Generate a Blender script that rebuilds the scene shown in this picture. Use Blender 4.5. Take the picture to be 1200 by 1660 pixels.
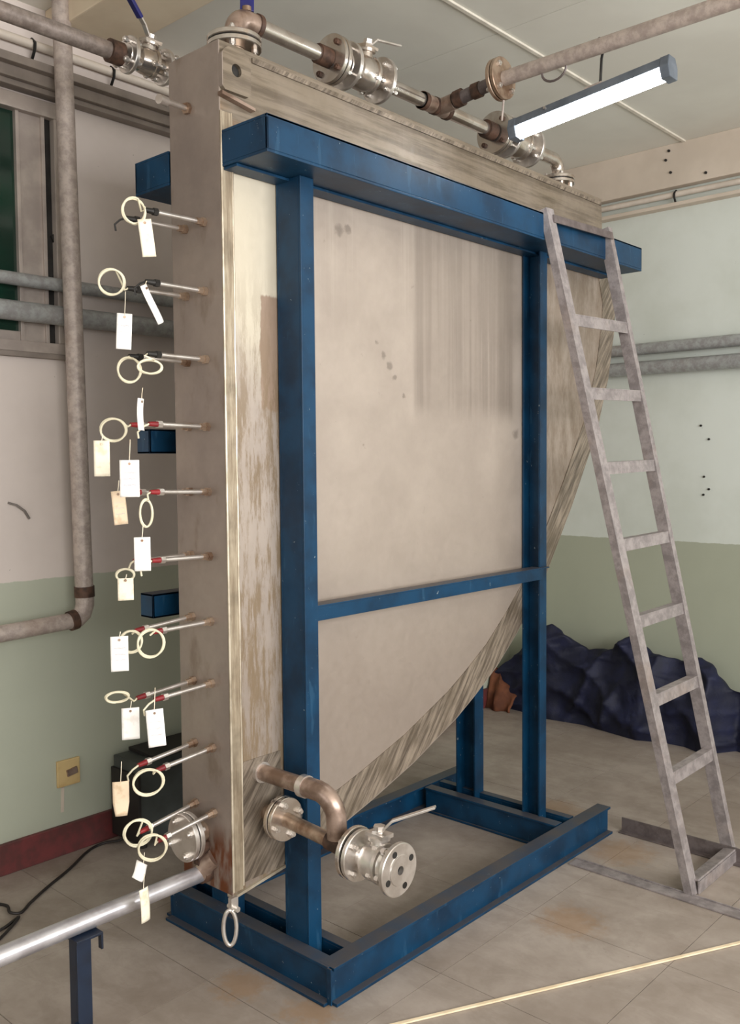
import bpy, bmesh, math, random
from mathutils import Vector, Matrix, noise
random.seed(7)
C = bpy.context.scene.collection
S = bpy.context.scene
for o in list(bpy.data.objects): bpy.data.objects.remove(o)

# ---------------------------------------------------------------- camera
cam = bpy.data.cameras.new('camera'); camo = bpy.data.objects.new('camera', cam); C.objects.link(camo)
S.camera = camo
yaw, pitch, roll = 0.737518, -0.0543537, -0.00825720
f = Vector((math.cos(yaw)*math.cos(pitch), math.sin(yaw)*math.cos(pitch), math.sin(pitch)))
r0 = Vector((math.sin(yaw), -math.cos(yaw), 0)); u0 = r0.cross(f)
r = r0*math.cos(roll) + u0*math.sin(roll); u = -r0*math.sin(roll) + u0*math.cos(roll)
camo.matrix_world = Matrix(((r.x, u.x, -f.x, 0), (r.y, u.y, -f.y, 0), (r.z, u.z, -f.z, 1.5), (0, 0, 0, 1)))
cam.sensor_fit = 'VERTICAL'; cam.sensor_height = 36; cam.lens = 36*1499.8/1660; cam.clip_start = .05

# ---------------------------------------------------------------- world, lights, exposure
w = bpy.data.worlds.new('world'); S.world = w; w.use_nodes = True
w.node_tree.nodes['Background'].inputs[0].default_value = (.86, .93, 1, 1)
w.node_tree.nodes['Background'].inputs[1].default_value = 1.0
def area(name, loc, target, sx, sy, power, col=(1, 1, 1)):
    l = bpy.data.lights.new(name, 'AREA'); l.shape = 'RECTANGLE'; l.size = sx; l.size_y = sy; l.energy = power; l.color = col
    o = bpy.data.objects.new(name, l); C.objects.link(o); o.location = loc
    o.rotation_euler = (Vector(target)-Vector(loc)).to_track_quat('-Z', 'Y').to_euler()
    return o
area('daylight_front_window', (1.2, -2.5, 1.95), (1.2, 3, 1.75), 5.2, 1.7, 172, (1, .985, .97))
area('added_left_fill', (-2.35, .6, 1.7), (3, 1.6, 1.3), 2.4, 1.7, 9, (1, .93, .87))  # added fill light for the tank end plate; no window known there
S.view_settings.view_transform = 'Standard'; S.view_settings.look = 'None'
S.view_settings.gamma = 1; S.view_settings.use_curve_mapping = False
S.view_settings.exposure = 0.62

# ---------------------------------------------------------------- materials
def lin(c):
    c = c/255
    return c/12.92 if c <= .04045 else ((c+.055)/1.055)**2.4
def rgb(r, g, b): return (lin(r), lin(g), lin(b), 1)
class NT:
    def __init__(s, name):
        s.m = bpy.data.materials.new(name); s.m.use_nodes = True; s.t = s.m.node_tree; s.n = s.t.nodes; s.l = s.t.links
        s.b = s.n['Principled BSDF']; s.pos = s.n.new('ShaderNodeNewGeometry').outputs['Position']
    def inp(s, sock, v):
        if isinstance(v, bpy.types.NodeSocket): s.l.new(v, sock)
        elif v is not None: sock.default_value = v
    def math(s, op, a, b=None, c=None, clamp=False):
        n = s.n.new('ShaderNodeMath'); n.operation = op; n.use_clamp = clamp
        for i, v in enumerate((a, b, c)): s.inp(n.inputs[i], v)
        return n.outputs[0]
    def noise(s, scale=(1, 1, 1), k=1, detail=4, rough=.55, vec=None, dist=0, rot=(0, 0, 0)):
        mp = s.n.new('ShaderNodeMapping'); s.l.new(vec or s.pos, mp.inputs[0]); mp.inputs['Scale'].default_value = scale
        mp.inputs['Rotation'].default_value = rot
        n = s.n.new('ShaderNodeTexNoise'); s.l.new(mp.outputs[0], n.inputs['Vector']); n.inputs['Scale'].default_value = k
        n.inputs['Detail'].default_value = detail; n.inputs['Roughness'].default_value = rough; n.inputs['Distortion'].default_value = dist
        return n.outputs['Fac']
    def ramp(s, v, lo, hi, a=0., b=1.):
        n = s.n.new('ShaderNodeMapRange'); n.interpolation_type = 'SMOOTHSTEP'
        for i, q in enumerate((v, lo, hi, a, b)): s.inp(n.inputs[i], q)
        return n.outputs[0]
    def mix(s, fac, a, b, mode='MIX'):
        n = s.n.new('ShaderNodeMix'); n.data_type = 'RGBA'; n.blend_type = mode
        s.inp(n.inputs[0], fac); s.inp(n.inputs[6], a); s.inp(n.inputs[7], b); return n.outputs[2]
    def xyz(s):
        n = s.n.new('ShaderNodeSeparateXYZ'); s.l.new(s.pos, n.inputs[0]); return n.outputs
    def band(s, v, lo, hi, soft):
        a = s.ramp(v, lo-soft, lo+soft); b = s.ramp(v, hi-soft, hi+soft, 1., 0.); return s.math('MULTIPLY', a, b)
    def bump(s, h, st=.2, d=.01):
        n = s.n.new('ShaderNodeBump'); n.inputs['Strength'].default_value = st; n.inputs['Distance'].default_value = d
        s.l.new(h, n.inputs['Height']); s.l.new(n.outputs[0], s.b.inputs['Normal'])
    def done(s, col=None, rough=.5, metal=0.):
        s.inp(s.b.inputs['Base Color'], col); s.inp(s.b.inputs['Roughness'], rough); s.inp(s.b.inputs['Metallic'], metal); return s.m

def simple(name, c1, c2=None, rough=.5, metal=0., k=12, scale=(1, 1, 1), bump=.1, detail=4, lo=.35, hi=.65):
    t = NT(name); n = t.noise(scale, k, detail)
    c2 = c2 or tuple([x*.82 for x in c1[:3]]+[1])
    col = t.mix(t.ramp(n, lo, hi), c1, c2)
    if bump: t.bump(n, bump, .003)
    return t.done(col, rough, metal)

def paint_blue():
    t = NT('blue_paint'); n = t.noise((1, 1, 1), 9, 5); n2 = t.noise((1, 1, 1), 60, 4, .7); n3 = t.noise((1, 1, .25), 26, 3)
    col = t.mix(t.ramp(n, .35, .7), rgb(10, 56, 86), rgb(7, 40, 64))
    col = t.mix(t.math('MULTIPLY', t.ramp(n3, .62, .68), .2), col, rgb(60, 100, 128))
    col = t.mix(t.math('MULTIPLY', t.ramp(n2, .68, .72), .6), col, rgb(170, 180, 180))
    # dust settles on faces that look upward
    g = t.n.new('ShaderNodeNewGeometry'); sp = t.n.new('ShaderNodeSeparateXYZ'); t.l.new(g.outputs['Normal'], sp.inputs[0])
    up = t.math('MULTIPLY', t.ramp(sp.outputs[2], .5, .9), t.ramp(n, .3, .7, .45, .8))
    col = t.mix(up, col, rgb(84, 78, 76)); t.bump(n2, .1, .002)
    t.b.inputs['Specular IOR Level'].default_value = .32; return t.done(col, .42, .0)

def steel_shell():
    t = NT('stained_steel'); x, y, z = t.xyz()
    n = t.noise((1, 1, 1), 3.2, 5, .6); vs = t.math('ADD', t.math('MULTIPLY', t.noise((34, 34, .5), 1, 5, .7), .5), t.math('MULTIPLY', t.noise((7, 7, .3), 1, 3), .5)); fine = t.noise((1, 1, 1), 38, 4, .65)
    col = t.mix(t.ramp(n, .25, .75), rgb(178, 165, 153), rgb(162, 149, 138))
    col = t.mix(t.ramp(z, 1.7, .5, 0, .75), col, rgb(138, 125, 114))  # darker downward: light falling off is put into the sheet colour
    # hosed down streaks, upper right of the sheet
    m = t.math('MULTIPLY', t.band(x, 2.42, 3.02, .02), t.ramp(z, 1.62, 1.72))
    col = t.mix(t.math('MULTIPLY', m, t.ramp(vs, .44, .58, .35, .8)), col, rgb(134, 122, 112))
    m2 = t.ramp(z, 1.75, 2.3)
    col = t.mix(t.math('MULTIPLY', m2, t.ramp(vs, .5, .66, 0, .35)), col, rgb(204, 192, 178))
    for gx, gz, gr in ((2.225, 1.885, .010), (2.262, 1.842, .014), (2.292, 1.812, .020), (2.318, 1.775, .012), (2.36, 1.715, .010), (2.06, 2.205, .022), (2.10, 2.218, .018), (3.03, 1.60, .03)):
        ds = t.math('SQRT', t.math('ADD', t.math('POWER', t.math('ABSOLUTE', t.math('SUBTRACT', x, gx)), 2.), t.math('POWER', t.math('ABSOLUTE', t.math('SUBTRACT', z, gz)), 2.)))
        ds = t.math('ADD', ds, t.math('MULTIPLY', t.math('SUBTRACT', fine, .5), .04))
        col = t.mix(t.ramp(ds, gr, gr*.3, 0, .55), col, rgb(104, 94, 86))
    # dark specks
    sp = t.noise((1, 1, .8), 14, 5, .75)
    col = t.mix(t.math('MULTIPLY', t.ramp(sp, .66, .74), .5), col, rgb(110, 100, 88))
    # brown grime at the rim above the beam and on the left end plate
    top = t.math('MULTIPLY', t.ramp(z, 2.34, 2.42), t.ramp(t.noise((1, 1, 1), 6, 4), .25, .75, .75, .98))
    col = t.mix(top, col, t.mix(t.ramp(t.noise((1.2, 1, 22), 1.5, 5, .7), .42, .62), rgb(128, 115, 98), rgb(92, 80, 65)))
    rt = t.math('MULTIPLY', t.ramp(x, 3.1, 3.2), t.ramp(t.noise((3, 3, 1), 7, 5, .7), .3, .7, .35, .95)); rt = t.math('MULTIPLY', rt, t.ramp(z, 2.36, 2.3))
    col = t.mix(rt, col, rgb(124, 108, 92))
    rim = t.math('MULTIPLY', t.band(z, 2.40, 2.46, .02), t.ramp(t.noise((1, 1, 3), 8, 4), .4, .65, 0, .7))
    col = t.mix(rim, col, rgb(140, 104, 68))
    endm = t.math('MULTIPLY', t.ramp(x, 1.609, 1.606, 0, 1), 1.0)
    ecol = t.mix(t.ramp(n, .3, .7), rgb(152, 138, 127), rgb(132, 119, 111))  # end plate base darker than the front: its shade is in the colour
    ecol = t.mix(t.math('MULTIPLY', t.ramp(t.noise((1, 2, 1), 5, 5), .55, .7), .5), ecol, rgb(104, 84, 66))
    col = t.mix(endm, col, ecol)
    rust = t.math('MULTIPLY', t.math('MULTIPLY', endm, t.ramp(z, .5, .4)), t.ramp(t.noise((1, 3, 1), 7, 4), .35, .55))
    col = t.mix(rust, col, rgb(106, 58, 28))
    # pale cream area beside the left post, with a bare brown patch in it
    fr = t.math('MULTIPLY', t.ramp(x, 1.609, 1.612), t.ramp(x, 1.86, 1.84))
    edge = t.math('ADD', z, t.math('MULTIPLY', t.noise((10, 10, 3), 1, 4), .5))
    pale = t.math('MULTIPLY', fr, t.ramp(edge, 1.9, 2.2)); pale = t.math('MULTIPLY', pale, t.ramp(z, 2.33, 2.30))
    col = t.mix(pale, col, rgb(204, 194, 174))
    pe = t.math('ADD', x, t.math('MULTIPLY', t.noise((1, 1, 14), 1, 3), .03))
    bare = t.math('MULTIPLY', t.ramp(pe, 1.752, 1.756), t.math('MULTIPLY', fr, t.band(t.math('ADD', z, t.math('MULTIPLY', t.noise((30, 1, 1), 1, 2), .06)), 1.68, 2.0, .004)))
    col = t.mix(bare, col, rgb(156, 134, 116))
    dirt = t.math('MULTIPLY', t.math('MULTIPLY', fr, t.ramp(z, 2.15, 1.5, .0, 1.)), t.ramp(t.noise((40, 40, 5), 1, 6, .8), .44, .58, 0, .85))
    col = t.mix(dirt, col, rgb(128, 108, 82))
    # worn scratch near the middle
    t.bump(fine, .12, .003)
    return t.done(col, t.ramp(fine, .3, .7, .38, .55), .25)

def brushed(name, a, b, rot, metal=.55):
    t = NT(name)
    mp = t.n.new('ShaderNodeMapping'); t.l.new(t.pos, mp.inputs[0]); mp.inputs['Rotation'].default_value = rot
    n = t.noise((5, 5, 60), 1, 5, .7, vec=mp.outputs[0]); n2 = t.noise((1, 1, 1), 9, 4)
    col = t.mix(t.ramp(n, .35, .65), a, b); col = t.mix(t.ramp(n2, .45, .7, 0, .55), col, rgb(96, 84, 68))
    t.bump(n, .3, .004)
    return t.done(col, .42, metal)

def wall_mat(name, upper, upper2, dado_z, dado=rgb(160, 165, 140)):
    dado2 = tuple([v*.93 for v in dado[:3]]+[1])
    t = NT(name); x, y, z = t.xyz(); n = t.noise((1, 1, 1), 1.6, 5, .6); n2 = t.noise((1, 1, 1), 24, 4, .7)
    up = t.mix(t.ramp(n, .35, .7), upper, upper2)
    up = t.mix(t.math('MULTIPLY', t.ramp(n2, .72, .76), .5), up, rgb(120, 112, 100))
    da = t.mix(t.ramp(n, .4, .75), dado, dado2)
    zz = t.math('ADD', z, t.math('MULTIPLY', t.math('SUBTRACT', n2, .5), .012))
    col = t.mix(t.ramp(zz, dado_z-.002, dado_z+.002), da, up)
    t.bump(n2, .06, .004); return t.done(col, .62)

def floor_mat():
    t = NT('floor_tile'); x, y, z = t.xyz()
    oi = t.n.new('ShaderNodeObjectInfo').outputs['Random']
    n = t.noise((1, 1, 1), 2.2, 6, .65); st = t.noise((3.4, 1.8, 1), 2.4, 6, .72, rot=(0, 0, .5), dist=.6); sp = t.noise((1, 1, 1), 20, 5, .78)
    col = t.mix(t.ramp(n, .3, .7), rgb(168, 156, 146), rgb(138, 125, 114))
    col = t.mix(t.ramp(st, .42, .62, 0, .3), col, rgb(112, 99, 87))
    col = t.mix(t.math('MULTIPLY', t.ramp(sp, .66, .73), .55), col, rgb(92, 80, 70))
    col = t.mix(t.math('MULTIPLY', oi, .14), col, rgb(180, 170, 158))
    for (cx, cy, rr) in ((1.66, 2.02, .11), (1.70, 1.78, .10), (3.2, 1.62, .16), (3.4, 2.05, .18), (2.6, 1.5, .14)):
        dx = t.math('SUBTRACT', x, cx); dy = t.math('SUBTRACT', y, cy)
        d = t.math('SQRT', t.math('ADD', t.math('MULTIPLY', dx, dx), t.math('MULTIPLY', dy, dy)))
        d = t.math('ADD', d, t.math('MULTIPLY', t.math('SUBTRACT', sp, .5), .25))
        col = t.mix(t.ramp(d, rr, rr*.3, 0, .45), col, rgb(150, 112, 70))
    t.bump(sp, .05, .002); return t.done(col, t.ramp(n, .3, .7, .38, .6))

def galv(name, a, b, metal=.6, rough=.45, k=30):
    t = NT(name); n = t.noise((1, 1, 1), k, 4, .7); n2 = t.noise((1, 1, 1), 6, 4)
    col = t.mix(t.ramp(n, .35, .65), a, b); col = t.mix(t.ramp(n2, .55, .75, 0, .4), col, rgb(150, 128, 112))
    t.bump(n, .1, .002); return t.done(col, rough, metal)

def pipe_mat(name, a, b, metal=.7, rough=.3):
    t = NT(name); n = t.noise((1, 1, 1), 14, 4); n2 = t.noise((1, 1, 1), 60, 3)
    col = t.mix(t.ramp(n, .4, .65), a, b); t.bump(n2, .05, .001); return t.done(col, rough, metal)

M = dict(
    blue=paint_blue(), shell=steel_shell(),
    weld=brushed('brushed_weld_band', rgb(156, 142, 126), rgb(92, 81, 70), (0, .9, 0), .3),
    weldv=brushed('brushed_upright_weld', rgb(176, 162, 140), rgb(140, 124, 103), (0, math.pi/2, 0), .3),
    trim_light=simple('bright_edge', rgb(200, 188, 168), rgb(156, 142, 122), .35, .4),
    wallb=wall_mat('back_wall_paint_and_light', rgb(214, 202, 194), rgb(200, 188, 180), 1.07, rgb(178, 181, 163)),  # wall and dado lightened in colour to make up for weak light
    wallr=wall_mat('right_wall_paint_and_light', rgb(210, 214, 206), rgb(198, 202, 192), 1.052, rgb(166, 169, 150)),  # cooler tint than the back wall stands in for its daylight
    wallo=wall_mat('other_wall_paint', rgb(158, 154, 148), rgb(146, 142, 136), 1.06),
    ceil=simple('ceiling_board', rgb(222, 220, 210), rgb(214, 211, 201), .7, 0, 2, bump=.03),
    batten=simple('batten_paint', rgb(226, 220, 206), rgb(208, 200, 186), .6),
    beam=simple('beam_paint', rgb(206, 192, 176), rgb(196, 182, 166), .65, 0, 4, bump=.03),
    cream=simple('cream_beam_paint', rgb(224, 208, 182), rgb(214, 196, 170), .65, 0, 4, bump=.03),
    skirt=simple('maroon_skirting_paint', rgb(112, 52, 52), rgb(86, 48, 46), .5, 0, 14),
    floor=floor_mat(), joint=simple('tile_joint', rgb(96, 84, 74), None, .9),
    galv=galv('galvanised_pipe', rgb(168, 170, 168), rgb(146, 144, 142), .2),
    galvold=galv('weathered_galvanised', rgb(188, 174, 164), rgb(160, 146, 138), .15, .5),
    galvdk=galv('dusty_dark_galvanised', rgb(140, 128, 120), rgb(112, 100, 92), .2, .5),
    shiny=pipe_mat('bright_galvanised', rgb(214, 212, 216), rgb(186, 182, 186), .75, .3),
    alu=galv('dusty_aluminium', rgb(158, 149, 147), rgb(128, 120, 119), .25, .45, 22),
    alud=galv('dark_angle_steel', rgb(118, 108, 106), rgb(98, 88, 86), .4, .5, 22),  # darker grey steel, its own tone
    ss=pipe_mat('polished_stainless', rgb(214, 206, 198), rgb(190, 178, 166), .9, .22),
    ssm=pipe_mat('machined_stainless', rgb(226, 220, 214), rgb(200, 192, 184), .85, .3),
    nickel=pipe_mat('heat_tinted_stainless', rgb(182, 160, 140), rgb(128, 100, 80), .7, .38),
    rusty=simple('rusty_fitting', rgb(98, 72, 58), rgb(62, 46, 38), .6, .3, 30),
    elbow=pipe_mat('bronzed_elbow', rgb(172, 150, 136), rgb(124, 102, 88), .6, .34),
    gasket=simple('black_gasket', rgb(26, 26, 26), None, .7), dark=simple('dark_metal', rgb(52, 50, 48), rgb(36, 34, 32), .5, .4),
    red=simple('red_tape', rgb(150, 34, 38), rgb(110, 22, 28), .5), black=simple('black_rubber', rgb(34, 28, 26), None, .6),
    cable=simple('ivory_cable', rgb(232, 224, 196), rgb(214, 204, 176), .45, bump=.02),
    card=None, navy=simple('dark_navy_paint', rgb(20, 34, 54), rgb(14, 24, 40), .35, 0, 14), handle=simple('dark_blue_grip', rgb(28, 28, 104), rgb(22, 22, 80), .35),
    frame=simple('aluminium_window_frame', rgb(186, 174, 164), rgb(164, 152, 144), .45, .3, 8),
    ledge=simple('grey_trunking', rgb(150, 138, 128), rgb(128, 118, 110), .55, .2, 6),
    conduit=simple('pale_conduit', rgb(216, 204, 190), rgb(200, 188, 174), .5, 0, 8, bump=.02),
    string=simple('cream_string', rgb(240, 222, 190), rgb(222, 200, 166), .6),
    orange=simple('orange_cloth', rgb(116, 68, 42), rgb(88, 48, 28), .85, 0, 10),
    box=simple('dark_grey_enamel', rgb(70, 74, 72), rgb(58, 60, 58), .45, 0, 8),
    housing=simple('lamp_housing', rgb(112, 120, 130), rgb(92, 100, 110), .4, .2),
    sand=simple('socket_plate', rgb(206, 180, 128), rgb(188, 156, 104), .5, 0, 10),
    crayon=simple('wall_mark', rgb(130, 122, 116), rgb(110, 102, 96), .9),
)
# paper: faint handwriting-like mottling is left as plain stains
def paper(name, a, b):
    t = NT(name); n = t.noise((1, 1, 1), 40, 3); return t.done(t.mix(t.ramp(n, .5, .7), a, b), .7)
M['card'] = paper('white_tag_paper', rgb(250, 246, 240), rgb(238, 230, 222))
M['cardc'] = paper('cream_tag_paper', rgb(240, 230, 208), rgb(222, 206, 178))
M['cardt'] = paper('tan_tag_paper', rgb(232, 208, 178), rgb(212, 184, 150))
M['ink'] = simple('faded_ink', rgb(206, 196, 200), rgb(190, 180, 186), .8)
def glassm():
    t = NT('green_window_glass'); n = t.noise((1, 1, 1), 3, 4)
    m = t.done(t.mix(t.ramp(n, .35, .7), rgb(22, 62, 46), rgb(34, 50, 42)), .12, 0)
    t.b.inputs['Transmission Weight'].default_value = .25; return m
M['glass'] = glassm()
def tubem():
    t = NT('lit_tube'); t.b.inputs['Emission Color'].default_value = (.92, .97, 1, 1); t.b.inputs['Emission Strength'].default_value = 22
    return t.done((.9, .9, .9, 1), .3)
M['tube'] = tubem()
def tarpm():
    t = NT('navy_tarpaulin'); n = t.noise((1, 1, 1), 8, 5, .65); n2 = t.noise((1, 1, 1), 160, 2)
    t.bump(t.math('ADD', n, t.math('MULTIPLY', n2, .1)), .35, .02)
    return t.done(t.mix(t.ramp(n, .4, .7), rgb(9, 13, 38), rgb(14, 20, 54)), .7)
M['tarp'] = tarpm()

# ---------------------------------------------------------------- geometry helpers
V = Vector
ORG = {}
def basis(ax):
    ax = V(ax).normalized(); h = V((0, 0, 1)) if abs(ax.z) < .9 else V((1, 0, 0))
    a = h.cross(ax).normalized(); b = ax.cross(a); return a, b, ax
class MB:
    def __init__(s): s.bm = bmesh.new()
    def box(s, x0, x1, y0, y1, z0, z1):
        v = [s.bm.verts.new(p) for p in ((x0,y0,z0),(x1,y0,z0),(x1,y1,z0),(x0,y1,z0),(x0,y0,z1),(x1,y0,z1),(x1,y1,z1),(x0,y1,z1))]
        for q in ((3,2,1,0),(4,5,6,7),(0,1,5,4),(1,2,6,5),(2,3,7,6),(3,0,4,7)): s.bm.faces.new([v[i] for i in q])
        return s
    def obox(s, c, ex, ey, ez):                                   # oriented box: centre and three half vectors
        c, ex, ey, ez = V(c), V(ex), V(ey), V(ez)
        v = [s.bm.verts.new(c+a*ex+b*ey+d*ez) for d in (-1, 1) for a, b in ((-1,-1),(1,-1),(1,1),(-1,1))]
        for q in ((3,2,1,0),(4,5,6,7),(0,1,5,4),(1,2,6,5),(2,3,7,6),(3,0,4,7)): s.bm.faces.new([v[i] for i in q])
        return s
    def lathe(s, c, ax, prof, n=28, a0=0):                        # prof: (distance along axis, radius)
        a, b, ax = basis(ax); c = V(c); rings = []
        for d, rr in prof:
            rings.append([s.bm.verts.new(c+ax*d+(a*math.cos(a0+2*math.pi*i/n)+b*math.sin(a0+2*math.pi*i/n))*max(rr, 1e-5)) for i in range(n)])
        for p, q in zip(rings, rings[1:]):
            for i in range(n): s.bm.faces.new((p[i], p[(i+1) % n], q[(i+1) % n], q[i]))
        if prof[0] != prof[-1]:
            s.bm.faces.new(rings[0][::-1]); s.bm.faces.new(rings[-1])
        return s
    def cyl(s, p, q, rad, n=20, rad2=None):
        p, q = V(p), V(q); return s.lathe(p, q-p, [(0, rad), ((q-p).length, rad if rad2 is None else rad2)], n)
    def tube(s, pts, rad, n=10, closed=False, cap=True):
        pts = [V(p) for p in pts]; m = len(pts); rings = []; prev = None
        for i, p in enumerate(pts):
            if closed: t = pts[(i+1) % m]-pts[i-1]
            else: t = pts[min(i+1, m-1)]-pts[max(i-1, 0)]
            t.normalize()
            if prev is None: a = basis(t)[0]
            else: a = (prev-t*prev.dot(t)).normalized()
            prev = a; b = t.cross(a)
            rings.append([s.bm.verts.new(p+(a*math.cos(2*math.pi*k/n)+b*math.sin(2*math.pi*k/n))*rad) for k in range(n)])
        rr = rings+[rings[0]] if closed else rings
        for p, q in zip(rr, rr[1:]):
            for k in range(n): s.bm.faces.new((p[k], p[(k+1) % n], q[(k+1) % n], q[k]))
        if not closed and cap: s.bm.faces.new(rings[0][::-1]); s.bm.faces.new(rings[-1])
        return s
    def prism(s, pts, ext):                                       # polygon (3D points) pushed along ext
        e = V(ext); a = [s.bm.verts.new(V(p)) for p in pts]; b = [s.bm.verts.new(V(p)+e) for p in pts]
        n = len(pts); s.bm.faces.new(a[::-1]); s.bm.faces.new(b)
        for i in range(n): s.bm.faces.new((a[i], a[(i+1) % n], b[(i+1) % n], b[i]))
        return s
    def grid(s, fn, nu, nv):
        g = [[s.bm.verts.new(fn(i/nu, j/nv)) for j in range(nv+1)] for i in range(nu+1)]
        for i in range(nu):
            for j in range(nv): s.bm.faces.new((g[i][j], g[i+1][j], g[i+1][j+1], g[i][j+1]))
        return s
    def ell(s, c, rx, ry, rz, nu=20, nv=12):
        return s.lathe(c, (0, 0, 1), [(-rz*math.cos(math.pi*i/nv), rx*math.sin(math.pi*i/nv)+1e-4) for i in range(nv+1)], nu)
def mesh(name, mb, org=(0, 0, 0), smooth=False, bevel=0):
    bm = mb.bm
    if bevel:
        bmesh.ops.bevel(bm, geom=[e for e in bm.edges], offset=bevel, segments=2, affect='EDGES', profile=.6)
    bmesh.ops.translate(bm, verts=bm.verts, vec=-V(org))
    bmesh.ops.recalc_face_normals(bm, faces=bm.faces)
    me = bpy.data.meshes.new(name); bm.to_mesh(me); bm.free()
    if smooth:
        for p in me.polygons: p.use_smooth = True
        try: me.set_sharp_from_angle(angle=math.radians(38))
        except Exception: pass
    return me
def root_org(p): return ORG.get(p.name, V((0, 0, 0)))
def obj(name, mb, mat, parent=None, smooth=False, bevel=0, label=None, org=None):
    o0 = root_org(parent) if parent else V(org or (0, 0, 0))
    me = mesh(name, mb, o0, smooth, bevel); me.materials.append(mat)
    o = bpy.data.objects.new(name, me); C.objects.link(o)
    if parent: o.parent = parent
    else: o.location = o0
    ORG[o.name] = o0
    if label: o['label'] = label
    return o
def inst(name, me, parent, loc, rot=None):
    o = bpy.data.objects.new(name, me); C.objects.link(o); o.parent = parent; o.location = V(loc)-root_org(parent)
    if rot: o.rotation_euler = rot
    ORG[o.name] = V(loc); return o
def thing(name, label, cat, loc=(0, 0, 0), group=None):
    o = bpy.data.objects.new(name, None); C.objects.link(o); o.location = loc; o.empty_display_size = .05
    o['label'] = label; o['category'] = cat
    if group: o['group'] = group
    ORG[o.name] = V(loc); return o
def tag(o, label, cat, group=None):
    o['label'] = label; o['category'] = cat
    if group: o['group'] = group
    return o
def struct(name, mb, mat, label, **k):
    o = obj(name, mb, mat, **k); o['kind'] = 'structure'; o['label'] = label; o['category'] = cats(name); return o
def cats(n): return n.split('_')[0]

# bolts: one shared mesh per axis
BOLT = {}
def bolt_mesh(ax, L, mat):
    k = (tuple(round(v, 3) for v in ax), round(L, 3), mat.name)
    if k not in BOLT:
        a = V(ax).normalized(); b = MB()
        b.lathe(a*(-L/2-.010), a, [(0, .0095), (.011, .0095)], 6); b.lathe(a*(L/2-.001), a, [(0, .0095), (.011, .0095)], 6)
        b.cyl(a*(-L/2-.014), a*(L/2+.016), .0055, 8)
        me = mesh('bolt', b); me.materials.append(mat); BOLT[k] = me
    return BOLT[k]
def ring_pts(c, ax, rad, n, a0=0.):
    a, b, x = basis(ax); return [V(c)+(a*math.cos(a0+2*math.pi*i/n)+b*math.sin(a0+2*math.pi*i/n))*rad for i in range(n)]
def disc(parent, c, ax, R, t, bore, mat, name='flange', face=0., label=None):
    """flange plate centred at c with optional raised face and open bore"""
    pr = [(-t/2, bore), (-t/2, R-.002), (-t/2+.002, R), (t/2-.002, R), (t/2, R-.002)]
    if face: pr += [(t/2, R*.58), (t/2+face, R*.56)]
    pr += [(t/2+face, bore), (-t/2, bore)]
    return obj(name, MB().lathe(c, ax, pr, 40), mat, parent, smooth=True, label=label)
def flange_pair(parent, c, ax, R, mat, n=4, t=.014, bore=.02, matb=None, a0=.78, bolts=True):
    a = V(ax).normalized(); c = V(c)
    fl = disc(parent, c-a*(t/2+.002), ax, R, t, bore, mat); disc(parent, c+a*(t/2+.002), ax, R, t, bore, mat)
    obj('gasket', MB().lathe(c-a*.002, ax, [(0, bore), (0, R*.86), (.004, R*.86), (.004, bore), (0, bore)], 32), M['gasket'], parent)
    if bolts:
        me = bolt_mesh(a, 2*t+.004, matb or M['ssm'])
        for p in ring_pts(c, ax, R*.74, n, a0): inst('bolt', me, fl, p)
def arc(c, p, q, ang, n=10):
    """points c + p*cos + q*sin"""
    c, p, q = V(c), V(p), V(q); return [c+p*math.cos(ang*i/n)+q*math.sin(ang*i/n) for i in range(n+1)]
def sect(mb, p0, p1, prof, ua, ub):
    """extrude an open outline of boxes: prof = list of (a0,a1,b0,b1) in the ua,ub plane, from p0 to p1"""
    p0, p1, ua, ub = V(p0), V(p1), V(ua), V(ub)
    for a0, a1, b0, b1 in prof:
        mb.prism([p0+ua*a0+ub*b0, p0+ua*a1+ub*b0, p0+ua*a1+ub*b1, p0+ua*a0+ub*b1], p1-p0)
    return mb

# ---------------------------------------------------------------- setting: room
XW, YW, ZC = 4.85, 3.236, 3.17
XL, YF = -2.6, -2.6
FX = lambda k: 1.605+.478*k
FY = lambda k: 1.628+.482*k
flo = struct('floor', MB().box(XL-.1, XW+.1, YF-.1, YW+.1, -.12, -.006), M['joint'], 'worn beige tiled floor with rust stains')
k0 = math.ceil((XL-1.605)/.478)
tile_me = {}
for i in range(-3, 7):
    for j in range(-5, 4):
        x0, x1, y0, y1 = FX(i)+.0009, min(FX(i+1)-.0009, XW-.001), FY(j)+.0009, min(FY(j+1)-.0009, YW-.001)
        if x1-x0 < .02 or y1-y0 < .02: continue
        key = (round(x1-x0, 3), round(y1-y0, 3))
        if key not in tile_me:
            a, b = key; m = MB().box(-a/2, a/2, -b/2, b/2, -.006, 0); tile_me[key] = mesh('tile', m); tile_me[key].materials.append(M['floor'])
        o = inst('tile', tile_me[key], flo, ((x0+x1)/2, (y0+y1)/2, 0)); o.location.z = -random.random()*.0007
rest = MB()
rest.box(XL, FX(-3)-.002, YF, YW, -.006, -.0003); rest.box(FX(-3), XW, YF, FY(-5)-.002, -.006, -.0003)
o = obj('tile_field', rest, M['floor'], flo); o['kind'] = 'stuff'

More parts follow.
